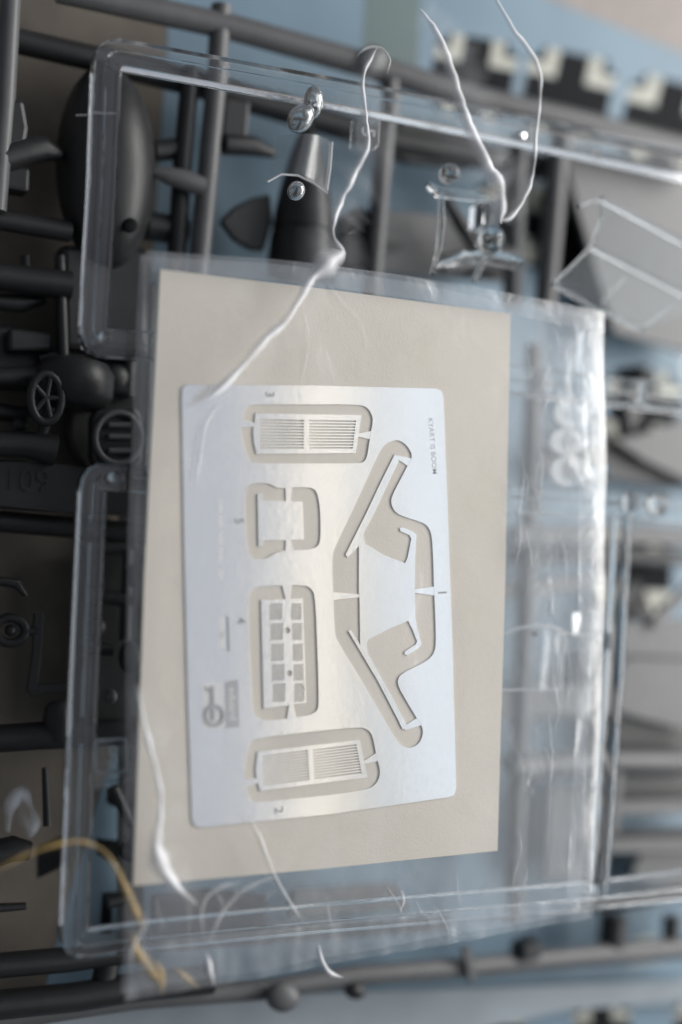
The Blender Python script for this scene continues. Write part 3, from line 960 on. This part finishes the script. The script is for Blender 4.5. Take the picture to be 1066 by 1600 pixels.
def bow(u, v, x, y):
    x += (10 * math.sin(v * math.pi)) * u + 3 * noise.noise((0, v * 6, u * 2)) - (6 * math.sin(v * 5)) * (1 - u)
    y += (-18 * math.sin(min(1, u * 1.15) * math.pi) * .9) * (1 - v) * (1 - v) ** 2 + 5 * noise.noise((u * 5, v * 3, 3))
    return x, y


def zfront(u, v, x, y):
    e = min(u, 1 - u, v, 1 - v)
    base = CARD_Z + .12 - .05 * max(0, 1 - e / .05) ** 2
    return base + .05 * noise.noise((x * .008, y * .005, 1)) + .025 * noise.noise((x * .02, y * .014, 5))


def zback(u, v, x, y):
    e = min(u, 1 - u, v, 1 - v)
    return CARD_Z - .16 - .05 * max(0, 1 - e / .14) + .04 * noise.noise((x * .01, y * .006, 9))


quad_sheet('front_film', TL, TR, BR, BL, zfront, M['film'], sc, 70, 100, bow)
quad_sheet('back_film', TL, TR, BR, BL, zback, M['film2'], sc, 50, 70, bow)
quad_sheet('top_seal', (226, 394), (941, 489), (940, 522), (232, 424), lambda u, v, x, y: zfront(.5 if .05 < u < .95 else u, .06 * v, x, y) + .03, M['seal'], sc, 60, 6,
           lambda u, v, x, y: (x, y - 16 * math.sin(u * math.pi) * (1 - v * .3)))
quad_sheet('bottom_seal', (208, 1470), (920, 1398), (918, 1432), (190, 1560), lambda u, v, x, y: zfront(.5, .94, x, y) + .03 + .06 * noise.noise((x * .05, y * .02, 3)), M['seal'], sc, 90, 8)
quad_sheet('side_seal', (898, 505), (940, 500), (918, 1432), (885, 1400), lambda u, v, x, y: CARD_Z + .02 + .03 * noise.noise((u * 3, y * .01, 2)), M['film2'], sc, 6, 80,
           lambda u, v, x, y: (x + 12 * math.sin(v * math.pi), y))
FW, FT, FY = M['fold'], M['foldw'], M['foldy']
fold('crease', [(920, 500, 5), (922, 560, 9), (921, 640, 9), (922, 740, 8), (930, 830, 7), (944, 930, 6), (946, 1000, 5)], CARD_Z + .12, M['faint'], sc)
fold('crease', [(946, 940, 8), (942, 1040, 16), (935, 1150, 18), (926, 1280, 18), (918, 1360, 14), (932, 1398, 9)], CARD_Z + .10, M['faint'], sc)
fold('crease', [(845, 1160, 4), (856, 1190, 8), (857, 1240, 7), (852, 1330, 8)], CARD_Z + .12, M['faint'], sc)
fold('crease', [(388, 1276, 3), (404, 1308, 8), (425, 1362, 7), (450, 1408, 6), (478, 1448, 4)], CARD_Z + .2, FT, sc)
fold('crease', [(500, 430, 4), (520, 460, 10), (545, 490, 14), (565, 520, 10), (570, 550, 4)], CARD_Z + .15, M['faint'], sc)
fold('crease', [(470, 470, 3), (478, 520, 9), (474, 570, 8), (466, 610, 3)], CARD_Z + .15, M['faint'], sc)
fold('crease', [(348, 626, 3), (322, 660, 6), (312, 710, 6), (305, 760, 4)], CARD_Z + .17, FT, sc)
fold('crease', [(240, 1474, 3), (420, 1455, 6), (560, 1440, 5), (700, 1428, 4)], CARD_Z - .05, M['faint'], sc)
fold('crease', [(625, 1390, 3), (628, 1408, 10), (622, 1428, 4)], CARD_Z + .1, FT, sc)

rc = random.Random(11)
for k in range(34):                      # small crinkles of the film beside and below the card
    if k < 20:
        x0, y0, dx, dy = rc.uniform(806, 915), rc.uniform(520, 1320), rc.uniform(-22, 22), rc.uniform(50, 150)
    else:
        x0, y0 = 240 + (k - 20) * 44 + rc.uniform(-12, 12), rc.uniform(1375, 1410)
        dx, dy = rc.uniform(-30, 30), rc.uniform(25, 75)
        if x0 > 700:
            y0 -= 30
    ln_ = []
    for t in range(4):
        ln_.append((x0 + dx * t / 3 + rc.uniform(-5, 5), y0 + dy * t / 3, rc.uniform(4, 11) if 0 < t < 3 else 2))
    fold('crease', ln_, CARD_Z + .1, M['crinkle'] if k < 20 else M['faint'], sc, lift=.5)
# loose outer bag: only its folds, their glints painted white
ob = thing('outer_bag_film', 'loose clear bag film with fold glints painted white across the top', 'plastic bag', P(620, 250, 4.9))
fold('fold', [(590, 74, 2), (574, 100, 6), (566, 130, 6), (571, 180, 5), (574, 225, 7), (556, 265, 9), (534, 310, 9), (521, 345, 8), (520, 372, 9), (532, 394, 14), (514, 408, 24), (488, 432, 16), (460, 480, 9),
              (440, 508, 9), (414, 530, 12), (378, 572, 9), (345, 606, 11), (318, 626, 4)], 4.95, FW, ob, veil=70)
fold('fold', [(655, 14, 4), (680, 48, 10), (700, 100, 12), (715, 150, 15), (730, 195, 16), (756, 250, 16), (776, 288, 20), (780, 325, 18), (779, 350, 8)], 5.00, M['fold'], ob, veil=90)
fold('fold', [(768, -14, 5), (800, 44, 7), (828, 82, 9), (843, 116, 7), (842, 160, 6), (836, 220, 6), (832, 272, 6), (816, 314, 7), (796, 340, 8), (780, 344, 4)], 5.20, FW, ob)
fold('fold', [(556, 88, 3), (574, 74, 4), (598, 76, 4), (608, 96, 4), (604, 116, 3)], 5.00, FT, ob)
ob2 = thing('outer_bag_film', 'loose clear bag film with a long white fold at the card\'s lower left corner', 'plastic bag', P(260, 1380, 4.8))
fold('fold', [(214, 1070, 3), (224, 1128, 6), (240, 1190, 7), (250, 1240, 7), (249, 1280, 9), (242, 1318, 18), (250, 1352, 24), (276, 1386, 10), (306, 1414, 4)], 4.85, FW, ob2, veil=70)
fold('fold', [(318, 1466, 3), (314, 1432, 5), (322, 1402, 6), (350, 1384, 6), (380, 1380, 4)], 4.75, FT, ob2)
fold('fold', [(326, 1470, 4), (344, 1430, 7), (372, 1396, 7), (410, 1376, 5), (436, 1370, 3)], 4.75, FT, ob2)
fold('fold', [(322, 1488, 3), (326, 1510, 8), (334, 1540, 4)], 4.70, FW, ob2)
fold('fold', [(497, 1474, 3), (503, 1502, 6), (515, 1520, 6), (536, 1528, 3)], 4.70, FW, ob2)
fold('fold', [(230, 1420, 3), (222, 1450, 9), (206, 1480, 9), (200, 1520, 4)], 4.70, FT, ob2)
ob3 = thing('yellow_film_edge', 'thin yellowish film edge curling over the lower left sprue', 'film strip', P(130, 1400, 4.6))
fold('curl', [(-20, 1366, 4), (40, 1336, 5), (90, 1319, 6), (130, 1316, 6), (165, 1334, 7), (190, 1376, 10), (207, 1416, 12), (222, 1452, 8)], 4.70, FY, ob3)
fold('curl', [(206, 1456, 4), (212, 1484, 12), (232, 1514, 14), (248, 1532, 12), (252, 1556, 3)], 4.65, FY, ob3)
fold('curl', [(238, 1500, 4), (252, 1520, 9), (256, 1544, 5)], 4.70, FY, ob3)
fold('curl', [(272, 1510, 3), (290, 1528, 9), (310, 1544, 5)], 4.65, FY, ob3)
ob4 = thing('film_glint_loop', 'white film loop painted in for a reflection at the left edge, low down', 'film glint', P(35, 1275, 2.5))  # white loop added in place of a reflection on the bag film
fold('loop', [(12, 1300, 6), (16, 1262, 14), (32, 1240, 14), (48, 1264, 10), (52, 1290, 14), (44, 1308, 8)], 2.5, FW, ob4)
fold('loop', [(30, 1252, 6), (34, 1275, 12), (46, 1300, 8)], 2.5, FT, ob4)
